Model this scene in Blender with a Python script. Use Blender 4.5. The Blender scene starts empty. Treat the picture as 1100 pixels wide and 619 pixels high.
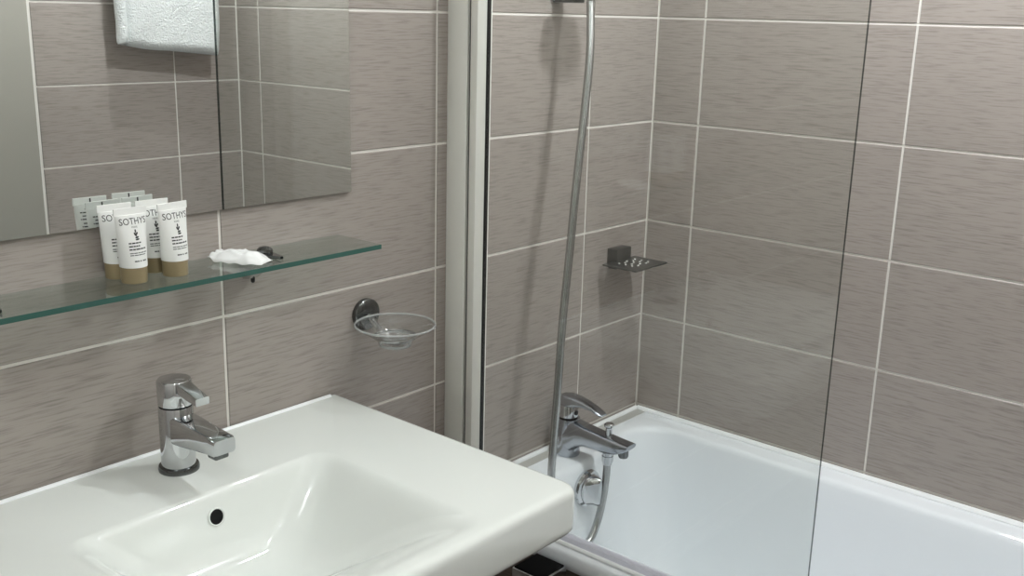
import bpy, bmesh, math, random
from mathutils import Vector, Matrix, noise as mnoise
random.seed(7)
scene = bpy.context.scene
COL = scene.collection
PI = math.pi

# ------------------------------------------------------------------ camera
D = 1.7557          # depth of the room, tap wall to towel wall
ROOM_X = 2.80       # width of the room
CEIL = 2.40
cam_data = bpy.data.cameras.new('camera')
cam_data.sensor_width = 36.0
cam_data.lens = 1123.027 / 1100 * 36
cam_data.clip_start = 0.02
cam = bpy.data.objects.new('camera', cam_data)
COL.objects.link(cam)
FW = Vector((-0.73676409, -0.62654959, -0.2541934))
RT = Vector((-0.652627, 0.75726508, 0.02505185))
UP = Vector((-0.17679556, -0.18435078, 0.9668289))
mw = Matrix((RT, UP, -FW)).transposed().to_4x4()
mw.translation = Vector((2.2259478, 1.44673898, 1.58134524))
cam.matrix_world = mw
scene.camera = cam

# ------------------------------------------------------------------ world and exposure
world = bpy.data.worlds.new('world')
world.use_nodes = True
scene.world = world
world.node_tree.nodes['Background'].inputs[0].default_value = (0.9, 0.95, 1.0, 1)
world.node_tree.nodes['Background'].inputs[1].default_value = 0.05
vs = scene.view_settings
vs.view_transform = 'Standard'
vs.look = 'None'
vs.gamma = 1.0
vs.use_curve_mapping = False
vs.exposure = 0.10
LAMP_W = 9.5
LAMP_SPOTS = [(0.45, 0.62, 3.4), (0.50, 1.35, 1.9), (1.20, 1.50, 0.4), (2.10, 1.50, 0.6), (2.25, 0.60, 0.75)]

# ------------------------------------------------------------------ helpers
def srgb(r, g, b, a=1.0):
    def f(c):
        c = c / 255.0
        return c / 12.92 if c <= 0.04045 else ((c + 0.055) / 1.055) ** 2.4
    return (f(r), f(g), f(b), a)

def new_mat(name):
    m = bpy.data.materials.new(name)
    m.use_nodes = True
    nt = m.node_tree
    return m, nt, nt.nodes['Principled BSDF'], nt.nodes['Material Output']

def pbr(name, col, rough=0.5, metal=0.0, ior=1.45, coat=0.0, bump=None):
    m, nt, b, o = new_mat(name)
    b.inputs['Base Color'].default_value = col
    b.inputs['Roughness'].default_value = rough
    b.inputs['Metallic'].default_value = metal
    b.inputs['IOR'].default_value = ior
    b.inputs['Coat Weight'].default_value = coat
    b.inputs['Coat Roughness'].default_value = 0.03
    if bump:
        sc, st, dist = bump
        tc = nt.nodes.new('ShaderNodeTexCoord')
        n = nt.nodes.new('ShaderNodeTexNoise')
        n.inputs['Scale'].default_value = sc
        n.inputs['Detail'].default_value = 4
        bp = nt.nodes.new('ShaderNodeBump')
        bp.inputs['Strength'].default_value = st
        bp.inputs['Distance'].default_value = dist
        nt.links.new(tc.outputs['Object'], n.inputs['Vector'])
        nt.links.new(n.outputs['Fac'], bp.inputs['Height'])
        nt.links.new(bp.outputs['Normal'], b.inputs['Normal'])
    return m

def tile_mat(name, ca, cb, rough=0.34):
    """striated ceramic tile: fine dashes running along the local x axis"""
    m, nt, b, o = new_mat(name)
    L = nt.links.new
    tc = nt.nodes.new('ShaderNodeTexCoord')
    oi = nt.nodes.new('ShaderNodeObjectInfo')
    off = nt.nodes.new('ShaderNodeVectorMath'); off.operation = 'SCALE'
    off.inputs[0].default_value = (7.0, 3.0, 11.0)
    L(oi.outputs['Random'], off.inputs['Scale'])
    add = nt.nodes.new('ShaderNodeVectorMath'); add.operation = 'ADD'
    L(tc.outputs['Object'], add.inputs[0]); L(off.outputs[0], add.inputs[1])
    mp = nt.nodes.new('ShaderNodeMapping')
    mp.inputs['Scale'].default_value = (12.0, 12.0, 210.0)
    L(add.outputs[0], mp.inputs['Vector'])
    n1 = nt.nodes.new('ShaderNodeTexNoise')
    n1.inputs['Scale'].default_value = 1.6
    n1.inputs['Detail'].default_value = 3
    n1.inputs['Roughness'].default_value = 0.55
    n1.inputs['Distortion'].default_value = 0.06
    L(mp.outputs[0], n1.inputs['Vector'])
    n2 = nt.nodes.new('ShaderNodeTexNoise')
    n2.inputs['Scale'].default_value = 5.0
    n2.inputs['Detail'].default_value = 2
    L(add.outputs[0], n2.inputs['Vector'])
    rp = nt.nodes.new('ShaderNodeValToRGB')
    rp.color_ramp.elements[0].position = 0.26
    rp.color_ramp.elements[0].color = ca
    rp.color_ramp.elements[1].position = 0.52
    rp.color_ramp.elements[1].color = cb
    L(n1.outputs['Fac'], rp.inputs['Fac'])
    hs = nt.nodes.new('ShaderNodeHueSaturation')
    mr = nt.nodes.new('ShaderNodeMapRange')
    mr.inputs['To Min'].default_value = 0.95
    mr.inputs['To Max'].default_value = 1.05
    L(n2.outputs['Fac'], mr.inputs['Value'])
    L(mr.outputs[0], hs.inputs['Value'])
    L(rp.outputs['Color'], hs.inputs['Color'])
    L(hs.outputs['Color'], b.inputs['Base Color'])
    b.inputs['Roughness'].default_value = rough
    bp = nt.nodes.new('ShaderNodeBump')
    bp.inputs['Strength'].default_value = 0.35
    bp.inputs['Distance'].default_value = 0.0006
    L(n1.outputs['Fac'], bp.inputs['Height'])
    L(bp.outputs['Normal'], b.inputs['Normal'])
    return m

def thin_glass(name, tint, f0=0.043):
    """clear pane: light goes straight through, each face mirrors by its angle"""
    m, nt, b, o = new_mat(name)
    nt.nodes.remove(b)
    L = nt.links.new
    tr = nt.nodes.new('ShaderNodeBsdfTransparent')
    tr.inputs['Color'].default_value = tint
    gl = nt.nodes.new('ShaderNodeBsdfGlossy')
    gl.inputs['Roughness'].default_value = 0.0
    lw = nt.nodes.new('ShaderNodeLayerWeight')
    lw.inputs['Blend'].default_value = 0.5
    pw = nt.nodes.new('ShaderNodeMath'); pw.operation = 'POWER'; pw.inputs[1].default_value = 5.0
    ma = nt.nodes.new('ShaderNodeMath'); ma.operation = 'MULTIPLY_ADD'
    ma.inputs[1].default_value = 1.0 - f0; ma.inputs[2].default_value = f0
    mx = nt.nodes.new('ShaderNodeMixShader')
    L(lw.outputs['Facing'], pw.inputs[0]); L(pw.outputs[0], ma.inputs[0])
    L(ma.outputs[0], mx.inputs['Fac'])
    L(tr.outputs[0], mx.inputs[1]); L(gl.outputs[0], mx.inputs[2])
    L(mx.outputs[0], o.inputs['Surface'])
    return m

def emit_mat(name, col, strength):
    m, nt, b, o = new_mat(name)
    b.inputs['Base Color'].default_value = col
    b.inputs['Emission Color'].default_value = col
    b.inputs['Emission Strength'].default_value = strength
    return m

TILE = tile_mat('wall_tile', srgb(136, 128, 121), srgb(163, 154, 147))
FLOOR_TILE = tile_mat('dark_floor_tile', srgb(70, 60, 54), srgb(98, 87, 80))
PANEL_TILE = tile_mat('bath_panel_tile', srgb(84, 74, 68), srgb(110, 98, 90))
GROUT = pbr('grout', srgb(230, 226, 219), 0.85, bump=(300, 0.2, 0.0005))
CEILM = pbr('ceiling_paint', srgb(240, 240, 236), 0.9)
PAINT = pbr('grey_wall_paint', srgb(196, 194, 188), 0.8)
DOORM = pbr('satin_grey_door', srgb(160, 157, 148), 0.25)
CERAMIC = pbr('white_ceramic', srgb(233, 236, 231), 0.05, ior=1.5)
ACRYLIC = pbr('white_acrylic', srgb(243, 247, 250), 0.05, ior=1.5)
SILICONE = pbr('white_silicone', srgb(248, 250, 250), 0.3)
GREYSTRIP = pbr('grey_strip_plain', srgb(186, 185, 179), 0.35)
CHROME = pbr('chrome', srgb(205, 207, 209), 0.07, 1.0)
CHROME_W = pbr('worn_chrome', srgb(178, 182, 188), 0.20, 1.0, bump=(160, 0.12, 0.001))
CHROME_P = pbr('polished_stud', srgb(225, 225, 220), 0.25, 0.5)
CHROME_D = pbr('dark_chrome', srgb(110, 112, 112), 0.12, 1.0)
STEEL = pbr('hose_steel', srgb(176, 177, 176), 0.26, 0.96)
ALU = pbr('satin_aluminium', srgb(240, 240, 232), 0.42, 0.1)
BLACK = pbr('black_plastic', srgb(22, 22, 22), 0.35)
MATTE = pbr('matte_black', srgb(16, 16, 17), 0.9, ior=1.2)
HOLE = pbr('dark_hole', srgb(6, 6, 6), 0.9)
GUN = pbr('gunmetal', srgb(104, 104, 101), 0.32, 0.75)
BRACKETM = pbr('grey_bracket', srgb(96, 96, 96), 0.35, 0.6)
MIRRORM = pbr('mirror_silver', srgb(240, 243, 241), 0.0, 1.0)
MIRROR_EDGE = pbr('mirror_edge', srgb(70, 78, 74), 0.3, 0.2)
GLASS = thin_glass('screen_glass', (0.965, 0.975, 0.965, 1))
GLASS_EDGE = thin_glass('glass_edge_dark', (0.09, 0.11, 0.11, 1))
SHELF_GLASS = thin_glass('shelf_glass', (0.90, 0.945, 0.925, 1), 0.05)
SHELF_EDGE = pbr('shelf_edge_green', srgb(58, 94, 86), 0.12)
SEAL = pbr('clear_lilac_seal', srgb(206, 206, 216), 0.25)
TUBEM = pbr('white_tube_plastic', srgb(240, 240, 236), 0.35)
CAPM = pbr('bronze_cap', srgb(150, 135, 104), 0.35, 0.3)
INK = pbr('grey_ink', srgb(62, 62, 60), 0.6)
TOWELM = pbr('white_terry', srgb(240, 243, 241), 0.95, bump=(190, 1.0, 0.010))
PLASTICW = pbr('white_film', srgb(242, 242, 240), 0.22)
DISHG = thin_glass('dish_glass', (0.95, 0.96, 0.96, 1), 0.13)
DISHR = pbr('painted_glint_glass', srgb(245, 247, 246), 0.04)
DISHR.node_tree.nodes['Principled BSDF'].inputs['Transmission Weight'].default_value = 0.72  # opaque white share puts the bright glints of the glass edges into the colour

def finish(me, smooth=True, angle=35):
    me.polygons.foreach_set('use_smooth', [smooth] * len(me.polygons))
    if smooth:
        me.set_sharp_from_angle(angle=math.radians(angle))
    me.update()

def obj(name, bm, mat, parent=None, smooth=True, angle=35):
    me = bpy.data.meshes.new(name)
    bmesh.ops.recalc_face_normals(bm, faces=bm.faces)
    bm.to_mesh(me); bm.free()
    for m in (mat if isinstance(mat, (list, tuple)) else [mat]):
        me.materials.append(m)
    finish(me, smooth, angle)
    o = bpy.data.objects.new(name, me)
    COL.objects.link(o)
    if parent:
        o.parent = parent
    return o

def thing(name, label, cat, loc=(0, 0, 0), rz=0.0, group=None):
    o = bpy.data.objects.new(name, None)
    o.empty_display_size = 0.05
    COL.objects.link(o)
    o.location = loc; o.rotation_euler = (0, 0, rz)
    return tag(o, label, cat, group)

def tag(o, label, cat, group=None):
    o['label'] = label; o['category'] = cat
    if group: o['group'] = group
    return o

def struct(o, label, cat):
    o['kind'] = 'structure'
    o['label'] = label; o['category'] = cat
    return o

def box(bm, x0, x1, y0, y1, z0, z1, bev=0.0, seg=2, mi=0):
    vs_ = [bm.verts.new((x, y, z)) for x in (x0, x1) for y in (y0, y1) for z in (z0, z1)]
    idx = [(0, 1, 3, 2), (4, 6, 7, 5), (0, 4, 5, 1), (2, 3, 7, 6), (0, 2, 6, 4), (1, 5, 7, 3)]
    fs = [bm.faces.new([vs_[i] for i in f]) for f in idx]
    for f in fs: f.material_index = mi
    if bev > 0:
        es = list({e for f in fs for e in f.edges})
        bmesh.ops.bevel(bm, geom=es, offset=bev, segments=seg, affect='EDGES', profile=0.5)
    return bm

def nbox(*a, **k):
    return box(bmesh.new(), *a, **k)

def loft(bm, loops, cap0=True, cap1=True, closed=True):
    rows = [[bm.verts.new(p) for p in lp] for lp in loops]
    n = len(rows[0])
    for a, b in zip(rows, rows[1:]):
        for i in range(n if closed else n - 1):
            j = (i + 1) % n
            try: bm.faces.new((a[i], a[j], b[j], b[i]))
            except ValueError: pass
    if cap0: bm.faces.new(rows[0][::-1])
    if cap1: bm.faces.new(rows[-1])
    return bm

def lathe(bm, prof, n=32, c=(0, 0, 0), axis='z', cap0=True, cap1=True):
    loops = []
    for r, h in prof:
        lp = []
        for i in range(n):
            a = 2 * PI * i / n
            u, v = r * math.cos(a), r * math.sin(a)
            if axis == 'z': p = (c[0] + u, c[1] + v, c[2] + h)
            elif axis == 'y': p = (c[0] + u, c[1] + h, c[2] + v)
            else: p = (c[0] + h, c[1] + u, c[2] + v)
            lp.append(p)
        loops.append(lp)
    return loft(bm, loops, cap0, cap1)

def catmull(pts, per=10):
    P = [Vector(p) for p in pts]
    P = [P[0] * 2 - P[1]] + P + [P[-1] * 2 - P[-2]]
    out = []
    for i in range(1, len(P) - 2):
        p0, p1, p2, p3 = P[i - 1:i + 3]
        for k in range(per):
            t = k / per
            out.append(0.5 * ((2 * p1) + (p2 - p0) * t + (2 * p0 - 5 * p1 + 4 * p2 - p3) * t * t
                              + (-p0 + 3 * p1 - 3 * p2 + p3) * t ** 3))
    out.append(P[-2])
    return out

def tube(bm, path, r, n=12, ribs=0.0):
    path = [Vector(p) for p in path]
    loops = []
    ref = Vector((0.3, 0.9, 0.2))
    for i, p in enumerate(path):
        t = (path[min(i + 1, len(path) - 1)] - path[max(i - 1, 0)]).normalized()
        s = t.cross(ref).normalized(); w = t.cross(s).normalized()
        ref = -w if False else ref
        rr = r(i / (len(path) - 1)) if callable(r) else r
        rr *= 1 + (ribs if i % 2 else 0)
        loops.append([p + (s * math.cos(2 * PI * k / n) + w * math.sin(2 * PI * k / n)) * rr for k in range(n)])
    return loft(bm, loops)

def rrect(x0, x1, y0, y1, r, n=8, ns=10):
    """rounded rectangle, counter-clockwise from the +x side, ns extra points on each side"""
    pts = []
    cs = [((x1 - r, y1 - r), 0), ((x0 + r, y1 - r), PI / 2), ((x0 + r, y0 + r), PI), ((x1 - r, y0 + r), 3 * PI / 2)]
    corners = [[(cx + r * math.cos(a0 + PI / 2 * k / n), cy + r * math.sin(a0 + PI / 2 * k / n)) for k in range(n + 1)]
               for (cx, cy), a0 in cs]
    for i in range(4):
        pts += corners[i]
        a, b = corners[i][-1], corners[(i + 1) % 4][0]
        for k in range(1, ns):
            t = k / ns
            pts.append((a[0] + (b[0] - a[0]) * t, a[1] + (b[1] - a[1]) * t))
    return pts

def smooth01(t):
    t = max(0.0, min(1.0, t)); return t * t * (3 - 2 * t)

# ------------------------------------------------------------------ the room
GAP = 0.0050
REC = 0.0022
ROWS = [0.0] + [1.58 + 0.25 * k for k in range(-6, 4)] + [CEIL]
tile_cache = {}
def tile_mesh(w, h):
    key = (round(w, 4), round(h, 4))
    if key not in tile_cache:
        bm = bmesh.new()
        a, c, b = w / 2, h / 2, 0.0012
        fr = [(-a + b, 0, -c + b), (a - b, 0, -c + b), (a - b, 0, c - b), (-a + b, 0, c - b)]
        mi = [(-a, -b, -c), (a, -b, -c), (a, -b, c), (-a, -b, c)]
        bk = [(-a, -0.006, -c), (a, -0.006, -c), (a, -0.006, c), (-a, -0.006, c)]
        loft(bm, [bk, mi, fr])
        me = bpy.data.meshes.new('tile')
        bmesh.ops.recalc_face_normals(bm, faces=bm.faces)
        bm.to_mesh(me); bm.free()
        me.materials.append(TILE)
        tile_cache[key] = me
    return tile_cache[key]

def tile_wall(parent, cols, rows, place, rz):
    for u0, u1 in zip(cols, cols[1:]):
        for z0, z1 in zip(rows, rows[1:]):
            w, h = u1 - u0 - GAP, z1 - z0 - GAP
            if w < 0.01 or h < 0.01: continue
            t = bpy.data.objects.new('tile', tile_mesh(w, h))
            COL.objects.link(t)
            t.parent = parent
            x, y = place((u0 + u1) / 2)
            t.location = (x, y, (z0 + z1) / 2)
            t.rotation_euler = (0, 0, rz)

T = 0.10
floor = struct(obj('floor', nbox(-T, ROOM_X + T, -T, D + T, -T, 0.0), FLOOR_TILE, smooth=False), 'dark brown tiled bathroom floor', 'floor')
ceil = struct(obj('ceiling', nbox(-T, ROOM_X + T, -T, D + T, CEIL, CEIL + T), CEILM, smooth=False), 'plain white bathroom ceiling', 'ceiling')
wall_back = struct(obj('wall_back', nbox(-T, ROOM_X + T, -T, -REC, 0, CEIL), GROUT, smooth=False), 'grey striated tile wall behind mirror and washbasin', 'wall')
wall_right = struct(obj('wall_right', nbox(-T, -REC, -REC, D + REC, 0, CEIL), GROUT, smooth=False), 'grey striated tile wall along the bathtub', 'wall')
wall_front = struct(obj('wall_front', nbox(-T, ROOM_X + T, D + REC, D + T, 0, CEIL), GROUT, smooth=False), 'grey tile wall behind the hanging towel', 'wall')
wall_left = struct(obj('wall_left', nbox(ROOM_X, ROOM_X + T, -REC, D + REC, 0, CEIL), PAINT, smooth=False), 'plain painted wall opposite the bathtub', 'wall')
A0, W = 0.2627, 0.50045
cols_a = [0.0] + [A0 + W * k for k in range(6)] + [ROOM_X]
tile_wall(wall_back, cols_a, ROWS, lambda u: (u, 0.0), 0.0)
B0 = 0.1305
cols_b = [0.0, B0, B0 + W, B0 + 2 * W, B0 + 3 * W, D]
tile_wall(wall_right, cols_b, [0.33] + ROWS[3:], lambda u: (0.0, u), -PI / 2)
cols_c = [0.0, 0.2521, 0.727]
tile_wall(wall_front, cols_c, ROWS, lambda u: (u, D), PI)
# door leaf beside the towel wall
door = bpy.data.objects.new('door_1', None); COL.objects.link(door)
door.location = (0.735, D, 0)
struct(door, 'smooth satin grey door seen in the mirror', 'door')
obj('door_leaf', nbox(0.004, 0.84, -0.012, 0.0, 0.008, 2.05, 0.002), DOORM, door)
obj('door_frame', nbox(0.845, 0.91, -0.02, 0.0, 0.0, 2.11, 0.002), DOORM, door)
obj('door_header', nbox(0.0, 0.845, -0.02, 0.0, 2.053, 2.11, 0.002), DOORM, door)
bm = bmesh.new(); lathe(bm, [(0.025, -0.012), (0.025, -0.02), (0.010, -0.022), (0.010, -0.06)], 20, (0.78, 0, 1.02), 'y')
tube(bm, catmull([(0.78, -0.055, 1.02), (0.74, -0.058, 1.02), (0.67, -0.055, 1.02)], 6), 0.009, 12)
obj('door_handle', bm, CHROME, door)

# ------------------------------------------------------------------ ceiling lamps
def downlight(x, y, power, label):
    t = thing('ceiling_downlight', label, 'ceiling light', (x, y, CEIL), 0, 'recessed ceiling downlights')
    bm = bmesh.new(); lathe(bm, [(0.036, -0.001), (0.036, -0.006), (0.046, -0.006), (0.048, 0.0)], 32, cap0=False, cap1=False)
    obj('trim_ring', bm, CHROME, t)
    ld = bpy.data.lights.new('bulb', 'SPOT' if power > 3 else 'POINT'); ld.shadow_soft_size = 0.026
    if power > 3: ld.spot_size = math.radians(158); ld.spot_blend = 0.25
    ld.energy = LAMP_W * power; ld.color = (0.94, 0.98, 1.015)
    lo = bpy.data.objects.new('bulb', ld); COL.objects.link(lo); lo.parent = t; lo.location = (0, 0, -0.045)
for (x, y, pw_), nm in zip(LAMP_SPOTS, ('over the tap end of the bathtub', 'over the towel end of the bathtub',
        'in front of the washbasin near the door', 'nearest the painted wall by the door', 'nearest the painted wall by the mirror')):
    downlight(x, y, pw_, 'small round recessed ceiling downlight ' + nm)

# ------------------------------------------------------------------ bathtub
RIM = 0.570
tub = thing('bathtub', 'white built-in acrylic bathtub with wide rim along the tiled walls', 'bathtub', (0, 0, 0))
BX, BY0, BY1 = 0.745, 0.004, D - 0.004
def tub_loop(x0, x1, y0, y1, r, z, bulge=0.0):
    out = []
    for x, y in rrect(x0, x1, y0, y1, r, 12, 16):
        if bulge and y < 0.4:
            w = 1 - smooth01(abs(x - 0.40) / 0.20)
            v = 1 - smooth01((y - y0) / 0.25)
            y += bulge * w * v
        out.append((x, y, z))
    return out
loops = [tub_loop(0.012, BX - 0.012, BY0, BY1, 0.004, 0.525),
         tub_loop(0.005, BX, BY0, BY1, 0.005, 0.530),
         tub_loop(0.003, BX + 0.002, BY0, BY1, 0.006, 0.545),
         tub_loop(0.003, BX + 0.002, BY0, BY1, 0.006, 0.559),
         tub_loop(0.004, BX - 0.002, BY0, BY1, 0.008, 0.5665),
         tub_loop(0.006, BX - 0.010, BY0 + .002, BY1 - .002, 0.012, RIM)]
IX0, IX1, IY0, IY1 = 0.060, 0.686, 0.072, D - 0.08
for inset, z, r in ((0.0, RIM, 0.085), (0.006, RIM - 0.0018, 0.085), (0.011, RIM - 0.007, 0.085), (0.014, RIM - 0.016, 0.085),
                    (0.018, RIM - 0.05, 0.088), (0.026, RIM - 0.12, 0.095), (0.040, RIM - 0.22, 0.10), (0.060, RIM - 0.32, 0.11),
                    (0.085, RIM - 0.375, 0.12), (0.12, RIM - 0.40, 0.10), (0.20, RIM - 0.405, 0.05)):
    loops.append(tub_loop(IX0 + inset, IX1 - inset, IY0 + inset * 1.1, IY1 - inset * 1.8, r, z, 0.036))
bm = bmesh.new(); loft(bm, loops, cap0=False)
obj('tub_shell', bm, ACRYLIC, tub, angle=60)
# tiled front panel, recessed under the rim
obj('front_panel', nbox(0.715, 0.736, 0.004, D - 0.004, 0.0, 0.5275), PANEL_TILE, tub, smooth=False)
# sealant beads
bm = bmesh.new()
tube(bm, [(0.0088, 0.012, RIM + 0.001), (0.0088, 0.5, RIM + 0.001), (0.0088, D - 0.012, RIM + 0.001)], 0.0085, 10)
obj('sealant', bm, SILICONE, tub)
bm = bmesh.new()
tube(bm, [(0.012, 0.0078, RIM + 0.001), (0.4, 0.0078, RIM + 0.001), (0.735, 0.0078, RIM + 0.001)], 0.0075, 10)
obj('sealant', bm, SILICONE, tub)
bm = nbox(0.016, 0.690, 0.012, 0.040, RIM - 0.002, RIM + 0.0015, 0.001)  # thin flat grey strip on the ledge beside the tap end wall
s = obj('grey_ledge_strip', bm, GREYSTRIP, tub); s['label'] = 'grey strip along the tap end wall'
# overflow and waste knob on the inner end wall
ov = Vector((0.392, 0.132, 0.512))
bm = bmesh.new()
lathe(bm, [(0.020, -0.010), (0.042, -0.006), (0.045, 0.002), (0.043, 0.008), (0.036, 0.012)], 36, ov, 'y')
k = obj('overflow_plate', bm, CHROME, tub)
bm = bmesh.new()
def ovl(y, w, h, n=28): return [(ov.x + w * math.cos(2 * PI * i / n), ov.y + y, ov.z + h * math.sin(2 * PI * i / n)) for i in range(n)]
loft(bm, [ovl(0.010, 0.036, 0.036), ovl(0.018, 0.036, 0.037), ovl(0.026, 0.020, 0.037), ovl(0.036, 0.012, 0.035), ovl(0.040, 0.007, 0.030)])
obj('overflow_knob', bm, CHROME, k)

# ------------------------------------------------------------------ bath mixer
mx = thing('bath_mixer_tap', 'worn chrome single-lever bath mixer tap with diverter knob on bathtub rim', 'tap', (0.372, 0.058, RIM))
def sect(y, z0, z1, w, n=20, sq=3.0):
    zc, h = (z0 + z1) / 2, (z1 - z0) / 2
    pts = []
    for i in range(n):
        a = 2 * PI * i / n
        c, s_ = math.cos(a), math.sin(a)
        pts.append((w * math.copysign(abs(c) ** (2 / sq), c), y, zc + h * math.copysign(abs(s_) ** (2 / sq), s_)))
    return pts
bm = bmesh.new()
lathe(bm, [(0.027, 0.0), (0.0285, 0.003), (0.027, 0.03), (0.027, 0.058), (0.0285, 0.075), (0.026, 0.092)], 28)
loft(bm, [sect(-0.012, 0.012, 0.090, 0.026), sect(0.018, 0.012, 0.092, 0.028), sect(0.036, 0.030, 0.089, 0.027), sect(0.055, 0.037, 0.086, 0.026), sect(0.085, 0.038, 0.083, 0.0255),
          sect(0.115, 0.037, 0.080, 0.025), sect(0.145, 0.043, 0.077, 0.024), sect(0.168, 0.054, 0.0755, 0.022), sect(0.178, 0.064, 0.074, 0.019)])
body = obj('body', bm, CHROME_W, mx, angle=50)
bm = bmesh.new(); lathe(bm, [(0.010, -0.012), (0.012, -0.008), (0.012, 0.010)], 16, (0, 0.158, 0.050), 'z')
obj('aerator', bm, CHROME_D, body)
bm = bmesh.new(); lathe(bm, [(0.022, 0.0), (0.0235, 0.002), (0.0235, 0.028), (0.021, 0.032)], 28, (0, -0.004, 0.094))
lev = obj('cartridge_cap', bm, CHROME, mx)
bm = bmesh.new(); lathe(bm, [(0.0225, 0), (0.0225, 0.0025)], 28, (0, -0.004, 0.0915)); obj('joint_ring', bm, HOLE, lev)
bm = bmesh.new()
loft(bm, [sect(-0.028, 0.128, 0.138, 0.014), sect(-0.020, 0.122, 0.147, 0.021), sect(0.0, 0.120, 0.151, 0.024), sect(0.022, 0.124, 0.149, 0.022),
          sect(0.045, 0.130, 0.145, 0.018), sect(0.07, 0.128, 0.138, 0.0155), sect(0.092, 0.122, 0.129, 0.0135), sect(0.098, 0.121, 0.125, 0.011)])
obj('lever', bm, CHROME_W, mx, angle=50)
bm = bmesh.new(); lathe(bm, [(0.005, 0), (0.006, 0.003), (0.003, 0.0035)], 16, (0, 0.0185, 0.108), 'y'); obj('indicator', bm, BLACK, mx)
bm = bmesh.new(); lathe(bm, [(0.008, 0.0), (0.0075, 0.018), (0.0075, 0.026), (0.0115, 0.030), (0.012, 0.034), (0.009, 0.037)], 20, (0, 0.115, 0.072))
obj('diverter_knob', bm, CHROME, mx)
bm = bmesh.new(); lathe(bm, [(0.0115, 0.0), (0.0115, -0.012), (0.0135, -0.013), (0.0135, -0.026), (0.011, -0.027), (0.011, -0.034)], 20, (0, 0.115, 0.042))
obj('hose_connector', bm, CHROME, mx)

# ------------------------------------------------------------------ shower hose, hand shower
hose_pts = [(0.372, 0.172, 0.585), (0.372, 0.172, 0.55), (0.377, 0.17, 0.493), (0.395, 0.17, 0.44), (0.425, 0.172, 0.405), (0.468, 0.17, 0.395),
            (0.512, 0.16, 0.425), (0.535, 0.146, 0.50), (0.5388, 0.14, 0.5855), (0.5201, 0.1343, 0.787), (0.505, 0.1286, 0.931), (0.4816, 0.1229, 1.0914),
            (0.4584, 0.1171, 1.2489), (0.4322, 0.1114, 1.4036), (0.4159, 0.1057, 1.5085), (0.4005, 0.090, 1.6123)]
bm = bmesh.new(); tube(bm, catmull(hose_pts, 24), 0.0085, 12, 0.05)
tag(obj('shower_hose', bm, STEEL), 'flexible grey steel shower hose hanging behind the glass screen', 'hose')
hb = thing('shower_bracket', 'dark grey wall bracket for the hand shower at top edge of photo', 'bracket', (0.400, 0.0, 1.606))
obj('arm', nbox(-0.017, 0.017, 0.0, 0.062, 0.0, 0.034, 0.003), BRACKETM, hb)
bm = bmesh.new(); lathe(bm, [(0.032, 0.0), (0.032, 0.006), (0.028, 0.010)], 28, (0, 0, 0.03), 'y'); obj('wall_plate', bm, CHROME, hb)
bm = bmesh.new(); lathe(bm, [(0.0150, 0.0), (0.0185, 0.0), (0.022, 0.030), (0.0185, 0.030)], 24, (0.003, 0.082, 0.012)); obj('socket_ring', bm, BRACKETM, hb)
hs = thing('hand_shower', 'chrome hand shower standing in the wall bracket above the hose', 'hand shower', (0.403, 0.088, 1.614))
bm = bmesh.new(); tube(bm, catmull([(0, 0, 0), (0, 0.010, 0.04), (0, 0.034, 0.09), (0, 0.066, 0.135), (0, 0.092, 0.162)], 8), lambda t: 0.0125 + 0.003 * t, 16)
obj('handle', bm, CHROME, hs)
bm = bmesh.new(); lathe(bm, [(0.02, 0.03), (0.045, 0.022), (0.052, 0.008), (0.050, 0.0)], 32)
hd = obj('spray_head', bm, CHROME, hs); hd.location = (0, 0.100, 0.146); hd.rotation_euler = (math.radians(28), 0, 0)

# ------------------------------------------------------------------ glass bath screen
GX = 0.715
sc = thing('bath_screen', 'frameless clear glass bath screen with satin aluminium wall channel', 'shower screen', (GX, 0, RIM))
TOPZ = 1.50
zb, zt = 0.004, TOPZ
# wall channel: a C-section with a slot for the second profile
bm = bmesh.new()
prof = [(0.020, 0.0), (0.022, 0.006), (0.022, 0.048), (0.020, 0.052), (-0.019, 0.052), (-0.022, 0.048), (-0.022, 0.0)]
loft(bm, [[(x, y, zb) for x, y in prof], [(x, y, zt) for x, y in prof]])
obj('wall_channel', bm, ALU, sc)
bm = bmesh.new()
prof = [(0.012, 0.0520), (0.012, 0.0600), (0.020, 0.0604), (0.0215, 0.064), (0.0205, 0.078), (0.0065, 0.0875), (-0.0065, 0.0875), (-0.0205, 0.078), (-0.0205, 0.0592), (-0.012, 0.0588), (-0.012, 0.0520)]
loft(bm, [[(x, y, zb) for x, y in prof], [(x, y, zt) for x, y in prof]])
obj('glass_channel', bm, ALU, sc)
obj('channel_joint', nbox(-0.0115, 0.0135, 0.0522, 0.0603, zb, zt), HOLE, sc, smooth=False)
obj('edge_seal', nbox(-0.0055, 0.0050, 0.0876, 0.0886, zb, zt), BLACK, sc, smooth=False)
bm = nbox(-0.003, 0.003, 0.0880, 0.822, 0.012, zt)
bm.faces.ensure_lookup_table()
pane = obj('glass_pane', bm, [GLASS, GLASS_EDGE], sc, smooth=False)
for p in pane.data.polygons:
    p.material_index = 0 if abs(p.normal.x) > 0.9 else 1
bm = bmesh.new()
prof = [(0.012, 0.0), (0.012, 0.006), (0.006, 0.013), (-0.006, 0.016), (-0.016, 0.006), (-0.026, 0.003), (-0.026, 0.0)]
loft(bm, [[(x, 0.10, z) for x, z in prof], [(x, 0.822, z) for x, z in prof]])
s = obj('bottom_seal', bm, SEAL, sc); s['label'] = 'lilac grey plastic seal under the glass'
bm = bmesh.new(); tube(bm, [(0.0155, 0.10, 0.003), (0.0155, 0.45, 0.003), (0.0155, 0.822, 0.003)], 0.005, 10)
obj('sealant_bead', bm, SILICONE, sc)

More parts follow.
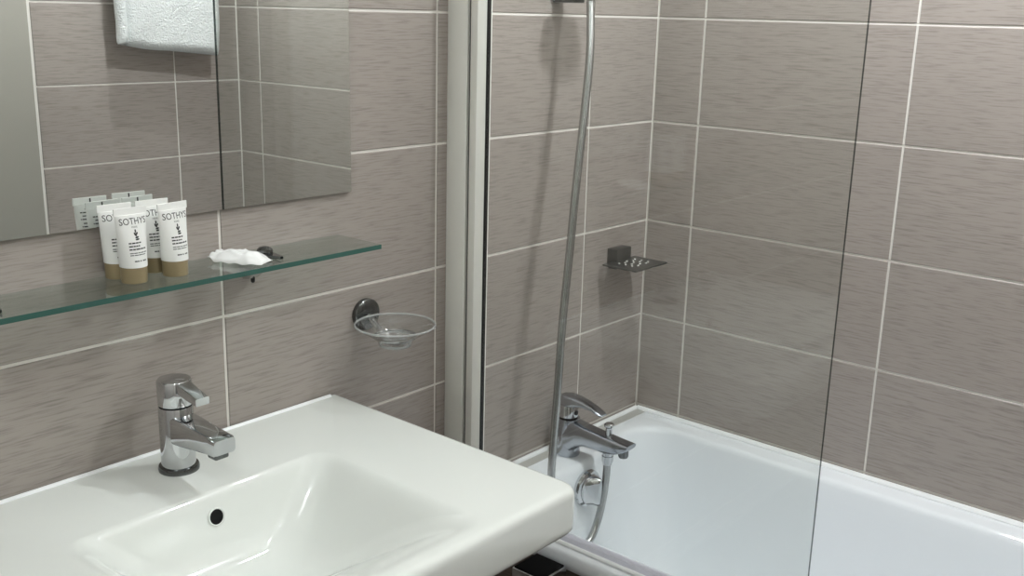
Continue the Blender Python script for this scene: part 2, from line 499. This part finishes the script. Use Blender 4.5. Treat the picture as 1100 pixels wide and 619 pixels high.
# ------------------------------------------------------------------ soap tray in the shower
st = thing('soap_tray', 'dark metal square soap tray with small bright studs in the bathtub wall corner', 'soap tray', (0.143, 0.0, 1.0))
obj('wall_mount', nbox(-0.036, 0.024, 0.0, 0.030, -0.014, 0.030, 0.002), GUN, st)
obj('mount_foot', nbox(-0.028, 0.016, 0.0, 0.022, -0.022, -0.014, 0.002), GUN, st)
pl = obj('tray_plate', nbox(-0.068, 0.068, 0.018, 0.116, -0.004, 0.0, 0.0008, 1), GUN, st)
for i in range(5):
    for j in range(3):
        bm = bmesh.new(); lathe(bm, [(0.0032, 0.0), (0.0029, 0.0012), (0.0014, 0.0022)], 10, (-0.036 + 0.017 * i, 0.042 + 0.019 * j + 0.006 * (i % 2), 0.0))
        obj('stud', bm, CHROME_P, pl)

# ------------------------------------------------------------------ washbasin
basin = thing('washbasin', 'white glossy rectangular ceramic washbasin below the mirror', 'washbasin', (0, 0, 0))
ZB = 0.882
NX0, NX1, NY0, NY1 = 1.024, 1.800, 0.003, 0.577
def bl(x0, x1, y0, y1, r, z): return [(x, y, z) for x, y in rrect(x0, x1, y0, y1, r, 10, 14)]
loops = []
def outer(ins, z, rr): return [(x, max(y, NY0), z) for x, y, z in bl(NX0 + ins, NX1 - ins, NY0 - rr, NY1 - ins, rr, z)]
loops += [outer(0.11, 0.720, 0.05), outer(0.075, 0.755, 0.05), outer(0.040, 0.800, 0.045), outer(0.010, 0.8060, 0.034), outer(0.003, 0.8085, 0.030),
          outer(0.0006, 0.813, 0.028), outer(0.0, 0.821, 0.028), outer(0.0, 0.868, 0.028), outer(0.0013, 0.8745, 0.028),
          outer(0.0045, 0.8790, 0.028), outer(0.0095, 0.8814, 0.030), outer(0.015, ZB, 0.032)]
# bowl loops: inset on (right, left, back, front), z, corner radius
for r_, l_, b_, f_, z, cr in ((0.0, 0.0, 0.0, 0.0, ZB, 0.036), (0.004, 0.006, 0.003, 0.008, ZB - 0.0006, 0.036), (0.011, 0.015, 0.007, 0.018, ZB - 0.0035, 0.038),
                              (0.020, 0.027, 0.011, 0.037, ZB - 0.010, 0.040), (0.032, 0.042, 0.015, 0.062, ZB - 0.023, 0.044),
                              (0.052, 0.064, 0.021, 0.101, ZB - 0.046, 0.048), (0.075, 0.090, 0.029, 0.144, ZB - 0.073, 0.050),
                              (0.098, 0.115, 0.042, 0.178, ZB - 0.096, 0.050), (0.122, 0.140, 0.062, 0.200, ZB - 0.111, 0.040),
                              (0.150, 0.165, 0.092, 0.212, ZB - 0.119, 0.028), (0.18, 0.190, 0.120, 0.218, ZB - 0.122, 0.010)):
    loops.append(bl(1.208 + r_, 1.662 - l_, 0.183 + b_, 0.552 - f_, cr, z))
bm = bmesh.new(); loft(bm, loops)
obj('basin_shell', bm, CERAMIC, basin, angle=70)
bm = bmesh.new()
tube(bm, [(NX0 + 0.022, 0.0055, ZB - .001), (1.4, 0.0055, ZB - .001), (NX1 - 0.022, 0.0055, ZB - .001)], 0.005, 10)
obj('sealant', bm, SILICONE, basin)
oh = Vector((1.4275, 0.2024, 0.8460))
bm = bmesh.new(); lathe(bm, [(0.0140, -0.001), (0.0140, 0.0008), (0.0128, 0.0020), (0.0116, 0.0014), (0.0112, -0.006)], 28, axis='z', cap0=False, cap1=False)
h = obj('overflow_rim', bm, CERAMIC, basin); h.location = oh
nrm = Vector((0, 0.968, 0.25)).normalized()
h.rotation_euler = nrm.to_track_quat('Z', 'Y').to_euler()
bm = bmesh.new(); lathe(bm, [(0.0113, -0.006), (0.0113, 0.0004)], 24)
h2 = obj('overflow_hole', bm, HOLE, h)
bm = bmesh.new(); lathe(bm, [(0.033, 0.0), (0.033, 0.003), (0.028, 0.006), (0.010, 0.008)], 32, (1.425, 0.318, ZB - 0.122)); obj('drain_plug', bm, CHROME, basin)

# ------------------------------------------------------------------ basin tap
tp = thing('basin_mixer_tap', 'polished chrome basin mixer tap with flat lever on washbasin', 'tap', (1.413, 0.084, ZB), math.radians(0))
bm = bmesh.new(); lathe(bm, [(0.0310, 0.0), (0.0315, 0.004), (0.030, 0.008), (0.0265, 0.0095)], 36); obj('base_ring', bm, CHROME_D, tp)
bm = bmesh.new(); lathe(bm, [(0.0262, 0.008), (0.0262, 0.104), (0.0255, 0.1055)], 40); obj('body', bm, CHROME, tp)
bm = bmesh.new(); lathe(bm, [(0.0240, 0.104), (0.0240, 0.109)], 40); obj('joint_ring', bm, HOLE, tp)
bm = bmesh.new(); lathe(bm, [(0.0258, 0.1085), (0.0264, 0.110), (0.0264, 0.145), (0.0245, 0.148)], 40)
hd = obj('handle', bm, CHROME, tp)
def rsec(y, z0, z1, w, r=0.004):
    return [(x, y, z) for x, z in rrect(-w, w, z0, z1, r, 4, 2)]
bm = bmesh.new()
loft(bm, [rsec(0.005, 0.131, 0.1485, 0.0125, 0.002), rsec(0.03, 0.131, 0.147, 0.0125, 0.002), rsec(0.055, 0.127, 0.1410, 0.0115, 0.002), rsec(0.075, 0.1250, 0.1365, 0.0115, 0.002)])
obj('lever', bm, CHROME, hd, angle=30)
bm = bmesh.new()
loft(bm, [rsec(0.0, 0.048, 0.094, 0.021, 0.007), rsec(0.028, 0.050, 0.094, 0.021, 0.007), rsec(0.065, 0.055, 0.091, 0.0205, 0.006), rsec(0.10, 0.0595, 0.0885, 0.020, 0.006),
          rsec(0.122, 0.0605, 0.0875, 0.0195, 0.006), rsec(0.127, 0.063, 0.0855, 0.0180, 0.005)])
sp = obj('spout', bm, CHROME, tp, angle=40)
obj('aerator', nbox(-0.012, 0.012, 0.098, 0.120, 0.052, 0.064, 0.003), CHROME_D, sp)

# ------------------------------------------------------------------ mirror
bm = nbox(0.990, 1.836, 0.0003, 0.008, 1.262, 1.95)
mi = obj('wall_mirror', bm, [MIRRORM, MIRROR_EDGE], smooth=False)
for p in mi.data.polygons: p.material_index = 0 if p.normal.y > 0.9 else 1
tag(mi, 'frameless rectangular wall mirror above the glass shelf', 'mirror')

# ------------------------------------------------------------------ glass shelf
SZ = 1.187
sh = thing('glass_shelf', 'green-edged glass shelf on chrome clamps below the mirror', 'shelf', (1.41, 0.0, SZ))
bm = nbox(-0.388, 0.440, 0.006, 0.1225, -0.008, 0.0)
gp = obj('glass_plate', bm, [SHELF_GLASS, SHELF_EDGE], sh, smooth=False)
for p in gp.data.polygons: p.material_index = 0 if abs(p.normal.z) > 0.9 or p.normal.y < 0.9 else 1
def clamp(x):
    bm = bmesh.new()
    def tong(z, k): return [(x + 0.010 * k, 0.036, z), (x + 0.012 * k, 0.056, z), (x + 0.008 * k, 0.080, z), (x + 0.003 * k, 0.097, z),
                            (x - 0.003 * k, 0.097, z), (x - 0.008 * k, 0.080, z), (x - 0.012 * k, 0.056, z), (x - 0.010 * k, 0.036, z)]
    loft(bm, [tong(0.0003, 1.0), tong(0.003, 1.0), tong(0.0045, 0.85)])
    c = obj('clamp_tongue', bm, CHROME_D, sh)
    bm = bmesh.new()
    loft(bm, [[(x + w, y, z) for w, y, z in ((-0.019, 0.002, -0.0083), (0.019, 0.002, -0.0083), (0.019, 0.05, -0.0083), (0.008, 0.086, -0.0083), (-0.008, 0.086, -0.0083), (-0.019, 0.05, -0.0083))],
              [(x + w, y, z) for w, y, z in ((-0.016, 0.002, -0.030), (0.016, 0.002, -0.030), (0.014, 0.036, -0.028), (0.006, 0.055, -0.022), (-0.006, 0.055, -0.022), (-0.014, 0.036, -0.028))],
              [(x + w, y, z) for w, y, z in ((-0.010, 0.002, -0.048), (0.010, 0.002, -0.048), (0.008, 0.018, -0.046), (0.003, 0.026, -0.042), (-0.003, 0.026, -0.042), (-0.008, 0.018, -0.046))]])
    cb = obj('clamp_body', bm, CHROME, sh)
    bm = bmesh.new(); lathe(bm, [(0.002, -0.054), (0.0035, -0.052), (0.0035, -0.046)], 12, (x, 0.016, 0)); obj('clamp_screw', bm, BLACK, cb)
    bm = bmesh.new(); lathe(bm, [(0.0125, 0.004), (0.0135, 0.006), (0.0128, 0.0095), (0.009, 0.013), (0.003, 0.0145)], 28, (x, 0.052, 0))
    obj('clamp_cap', bm, CHROME_D, c)
clamp(-0.195); clamp(0.255)

# ------------------------------------------------------------------ lotion tubes
TH, CAPH = 0.110, 0.024
def half(z):
    """half width and half depth of the tube at height z"""
    t = (z - CAPH) / (TH - CAPH)
    t = max(0.0, min(1.0, t))
    return 0.0195 + 0.0065 * t, 0.0195 * (1 - t) ** 0.75 + 0.0011
def text_mesh(txt, size):
    cu = bpy.data.curves.new('lettering', 'FONT'); cu.body = txt; cu.size = size
    cu.align_x = 'CENTER'; cu.resolution_u = 3
    to = bpy.data.objects.new('lettering', cu); COL.objects.link(to)
    dg = bpy.context.evaluated_depsgraph_get(); dg.update()
    me = bpy.data.meshes.new_from_object(to.evaluated_get(dg))
    v = [tuple(q.co) for q in me.vertices]; f = [tuple(p.vertices) for p in me.polygons]
    bpy.data.objects.remove(to); bpy.data.curves.remove(cu); bpy.data.meshes.remove(me)
    return v, f
on_tube_sign = [1]
def on_tube(x, z, off=0.0003):
    a, b = half(z)
    s_ = on_tube_sign[0]
    if s_ < 0: off = 0.0010
    return (-x * s_, s_ * (b * math.sqrt(max(0.0, 1 - min(1.0, abs(x / a)) ** 2)) + off), z)
def make_tube():
    t = thing('lotion_tube', '', 'lotion tube')
    bm = bmesh.new(); lathe(bm, [(0.0178, 0.0), (0.0186, 0.001), (0.0190, CAPH - 0.001), (0.0186, CAPH)], 32); obj('cap', bm, CAPM, t)
    bm = bmesh.new(); loops = []
    N = 40
    for k in range(15):
        z = CAPH + (TH - 0.010 - CAPH) * k / 14
        a, b = half(z)
        loops.append([(a * math.cos(2 * PI * i / N), b * math.sin(2 * PI * i / N), z) for i in range(N)])
    body_ = obj('tube_body', loft(bm, loops), TUBEM, t, angle=60)
    obj('crimped_end', nbox(-0.0262, 0.0262, -0.0014, 0.0014, TH - 0.011, TH, 0.0004, 1), TUBEM, t)
    # print on the front: brand lettering, emblem, blocks of small type too fine to read
    bm = bmesh.new()
    def put(vf, sx, z0):
        v, f = vf
        vv = [bm.verts.new(on_tube(x * sx, z0 + y)) for x, y, _ in v]
        for q in f:
            try: bm.faces.new([vv[i] for i in q])
            except ValueError: pass
    put(text_mesh('SOTHYS', 0.0135), 0.86, 0.0865)
    put(text_mesh('PARIS', 0.0036), 1.0, 0.0815)
    def bar(x0, x1, z, h):
        n = max(1, int((x1 - x0) / 0.003))
        lo = [bm.verts.new(on_tube(x0 + (x1 - x0) * i / n, z)) for i in range(n + 1)]
        hi = [bm.verts.new(on_tube(x0 + (x1 - x0) * i / n, z + h)) for i in range(n + 1)]
        for i in range(n): bm.faces.new((lo[i], lo[i + 1], hi[i + 1], hi[i]))
    # emblem: a small stem with a drop, a leaf and a foot
    def blob(cx, cz, rx, rz, rot=0.0, n=12):
        pts = []
        for i in range(n):
            a = 2 * PI * i / n
            u, w = rx * math.cos(a), rz * math.sin(a)
            pts.append(bm.verts.new(on_tube(cx + u * math.cos(rot) - w * math.sin(rot), cz + u * math.sin(rot) + w * math.cos(rot))))
        bm.faces.new(pts)
    blob(0.0, 0.0770, 0.0012, 0.0026); blob(-0.0009, 0.0722, 0.0016, 0.0034, 0.5); blob(0.0016, 0.0732, 0.0013, 0.0024, -0.6)
    blob(0.0010, 0.0678, 0.0030, 0.0014, 0.2); blob(0.0012, 0.0648, 0.0032, 0.0013, 0.1)
    rnd = random.Random(3)
    for z, x1, h in ((0.0590, 0.006, 0.0019), (0.0545, 0.0035, 0.0019), (0.0500, 0.0130, 0.0019), (0.0450, 0.0135, 0.0012), (0.0420, 0.0110, 0.0012)):
        x = -0.0125
        while x < x1 - 0.001:
            wd = min(rnd.uniform(0.0030, 0.0065), x1 - x)
            bar(x, x + wd, z, h); x += wd + 0.0007
    for x0, x1 in ((-0.008, -0.0045), (-0.004, -0.0015), (0.0, 0.0022), (0.0045, 0.007), (0.0075, 0.0105)): bar(x0, x1, 0.0330, 0.0018)
    obj('print', bm, INK, body_, smooth=False)
    bm = bmesh.new(); old = on_tube_sign[0]; on_tube_sign[0] = -1
    for z, x0, x1 in ((0.093, -0.018, 0.012), (0.088, -0.019, 0.019), (0.083, -0.019, 0.017), (0.078, -0.019, 0.019), (0.072, -0.018, 0.016), (0.067, -0.018, 0.018)):
        x = x0
        while x < x1 - 0.001:
            wd = min(rnd.uniform(0.003, 0.006), x1 - x); bar(x, x + wd, z, 0.0016); x += wd + 0.0007
    on_tube_sign[0] = old
    obj('back_print', bm, INK, body_, smooth=False)
    # dark register mark on the back of the crimp
    obj('crimp_mark', nbox(-0.0011, 0.0011, -0.00175, -0.0013, TH - 0.0085, TH - 0.0015), INK, t, smooth=False)
    return t
def copy_tree(o, parent=None):
    c = o.copy(); COL.objects.link(c); c.parent = parent
    for ch in o.children: copy_tree(ch, c)
    return c
tube0 = make_tube()
spots = [(1.4560, 0.0655, 2, 'front left white lotion tube with bronze cap, nearest the shelf front edge'),
         (1.4585, 0.0255, -3, 'leftmost white lotion tube, half hidden behind the front left tube'),
         (1.3995, 0.0280, -4, 'white lotion tube standing mostly hidden behind the rightmost tube'),
         (1.3905, 0.0690, 6, 'rightmost white lotion tube with bronze cap and full print showing')]
for i, (x, y, a, lab) in enumerate(spots):
    t = tube0 if i == 0 else copy_tree(tube0)
    t.location = (x, y, SZ + 0.0003); t.rotation_euler = (0, 0, math.radians(a))
    tag(t, lab, 'lotion tube', 'lotion tubes on the glass shelf')

# ------------------------------------------------------------------ wrapped sachet
def sachet():
    bm = bmesh.new()
    NU, NV = 48, 26
    Lh, Wh = 0.047, 0.027
    def pt(u, v, top):
        x = (u - .5) * 2; y = (v - .5) * 2
        w = Wh * (1 - 0.25 * smooth01((-x - 0.55) / 0.4)) * (1 - 0.35 * smooth01((x - 0.55) / 0.45))
        env = max(0.0, (1 - abs(x) ** 3.0)) ** 0.8 * max(0.0, 1 - abs(y) ** 2.2) ** 0.7
        nz = mnoise.noise(Vector((x * 2.3, y * 1.5, 4.2 if top else 9.1)))
        rg = abs(mnoise.noise(Vector((x * 1.6 + y * 1.2, y * 1.4 - x, 1.7))))
        h = env * (0.0165 + 0.003 * nz - 0.007 * rg)
        z = 0.003 + (h if top else -0.0026 * env)
        flap = smooth01((-x - 0.72) / 0.28)
        if flap > 0:
            z += flap * (0.006 + 0.0025 * math.sin(y * 9.0)) + (0.0003 if top else 0.0)
        z += 0.001 * smooth01((abs(y) - .7) / .3) * math.sin(x * 12)
        return (x * Lh, y * w, max(0.0004, z) + (0.0004 if top else 0))
    g = {}
    for top in (0, 1):
        for i in range(NU + 1):
            for j in range(NV + 1):
                g[top, i, j] = bm.verts.new(pt(i / NU, j / NV, top))
    for top in (0, 1):
        for i in range(NU):
            for j in range(NV):
                q = [g[top, i, j], g[top, i + 1, j], g[top, i + 1, j + 1], g[top, i, j + 1]]
                bm.faces.new(q if top else q[::-1])
    rim = [(i, 0) for i in range(NU)] + [(NU, j) for j in range(NV)] + [(i, NV) for i in range(NU, 0, -1)] + [(0, j) for j in range(NV, 0, -1)]
    for (a, b), (c, d) in zip(rim, rim[1:] + rim[:1]):
        bm.faces.new((g[0, a, b], g[0, c, d], g[1, c, d], g[1, a, b]))
    return bm
sa = obj('wrapped_sachet', sachet(), PLASTICW, angle=60)
sa.location = (1.272, 0.066, SZ + 0.0003); sa.rotation_euler = (0, 0, math.radians(115))
tag(sa, 'crumpled white plastic-wrapped sachet lying on the glass shelf', 'sachet')

# ------------------------------------------------------------------ glass soap dish on chrome holder
sd = thing('soap_dish', 'clear round glass soap dish in a chrome holder on tiled wall', 'soap dish', (0.9555, 0.0, 1.023))
bm = bmesh.new(); lathe(bm, [(0.030, 0.0), (0.031, 0.003), (0.030, 0.010), (0.026, 0.013), (0.012, 0.014)], 36, axis='y')
ro = obj('wall_rose', bm, CHROME_D, sd)
bm = bmesh.new()
tube(bm, catmull([(0, 0.010, -0.004), (0.001, 0.024, -0.009), (0.003, 0.042, -0.018), (0.005, 0.057, -0.022)], 6), lambda t: 0.0085 - 0.0045 * t, 14)
DX, DY = 0.010, 0.096
def ring(c, R, r, n=56): 
    bm_ = bmesh.new()
    pr = [(R + r * math.cos(2 * PI * i / 10), r * math.sin(2 * PI * i / 10)) for i in range(11)]
    return lathe(bm_, pr, n, c, cap0=False, cap1=False)
obj('holder_arm', bm, CHROME, sd)
obj('holder_ring', ring((DX, DY, -0.021), 0.0385, 0.0022), CHROME, sd)
bm = bmesh.new()
lathe(bm, [(0.010, 0.0035), (0.028, 0.004), (0.0305, 0.008), (0.034, 0.014), (0.050, 0.024), (0.071, 0.0345),
           (0.0740, 0.0335), (0.053, 0.020), (0.037, 0.010), (0.0325, 0.004), (0.030, -0.002), (0.026, -0.0035), (0.010, -0.003)], 56, (DX, DY, -0.034))
bowl = obj('glass_bowl', bm, DISHG, sd, angle=60)
obj('glass_rim', ring((DX, DY, 0.001), 0.0735, 0.0019), DISHR, bowl)
obj('glass_foot', ring((DX, DY, -0.0365), 0.0275, 0.0028), DISHR, bowl)
obj('glass_step', ring((DX, DY, -0.024), 0.0345, 0.0014), DISHR, bowl)
for k in range(8):
    a = 2 * PI * k / 8
    bm = bmesh.new(); lathe(bm, [(0.0034, 0.0), (0.0032, 0.003), (0.0014, 0.0046)], 10, (DX + 0.019 * math.cos(a), DY + 0.019 * math.sin(a), -0.0302))
    obj('glass_stud', bm, DISHR, bowl)

# ------------------------------------------------------------------ chrome stand beside the bathtub
stn = thing('square_stand', 'narrow square chrome stand with flat black top between washbasin and bathtub', 'stand', (0.7935, 0.3165, 0.0), 0.0)
obj('chrome_body', nbox(-0.038, 0.038, -0.038, 0.038, 0.006, 0.545, 0.003), CHROME, stn)
obj('black_top', nbox(-0.0345, 0.0345, -0.0345, 0.0345, 0.5445, 0.5475, 0.001), MATTE, stn)
obj('foot_plate', nbox(-0.042, 0.042, -0.042, 0.042, 0.0, 0.006, 0.001), BLACK, stn)

# ------------------------------------------------------------------ towel on a rail, seen in the mirror
rail = thing('towel_rail', 'chrome towel rail on the wall opposite the mirror', 'towel rail', (0.31, D, 1.80))
bm = bmesh.new(); tube(bm, [(-0.27, -0.075, 0), (0, -0.075, 0), (0.27, -0.075, 0)], 0.008, 14); obj('bar', bm, CHROME, rail)
for sx in (-1, 1):
    bm = bmesh.new(); lathe(bm, [(0.024, 0.0), (0.024, -0.008), (0.010, -0.010), (0.010, -0.083)], 24, (sx * 0.262, 0, 0), 'y'); obj('post', bm, CHROME, rail)
def towel():
    bm = bmesh.new(); loops = []
    NZ = 70
    X0, X1 = -0.185, 0.185
    for k in range(NZ + 1):
        t = k / NZ
        lp = []
        endr = min(1.0, math.sqrt(max(0.0, 1 - (1 - min(1, t / 0.07)) ** 2)))
        top = min(1.0, math.sqrt(max(0.0, 1 - (1 - min(1, (1 - t) / 0.05)) ** 2)))
        th = 0.031 * max(0.12, endr * top)
        for x, y in rrect(X0, X1, -th, th, th * 0.95, 6, 36):
            sl = (x - X0) / (X1 - X0)
            zbot = -0.381 + 0.036 * sl + 0.004 * math.sin(sl * 7)
            z = zbot + (0.018 - zbot) * t
            crease = 0.0
            if y < 0: crease = 0.020 * math.exp(-((x - 0.158) / 0.006) ** 2)
            nz = mnoise.noise(Vector((x * 14, z * 11, 2.0 + (0 if y < 0 else 5)))) * 0.004 + mnoise.noise(Vector((x * 120, z * 120, y * 60))) * 0.0016
            yy = y + crease + (nz if abs(y) > th * 0.5 else 0) + 0.006 * math.sin(x * 16 + 1)
            lp.append((x * (1 - 0.035 * (1 - t)) + mnoise.noise(Vector((z * 9, x, 0))) * 0.004 + 0.006 * (1 - t), yy, z))
        loops.append(lp)
    return loft(bm, loops)
tw = obj('bath_towel', towel(), TOWELM, angle=80)
tw.location = (0.310, D - 0.075, 1.80)
tag(tw, 'folded white terry towel hanging on the wall, seen in the mirror', 'towel')
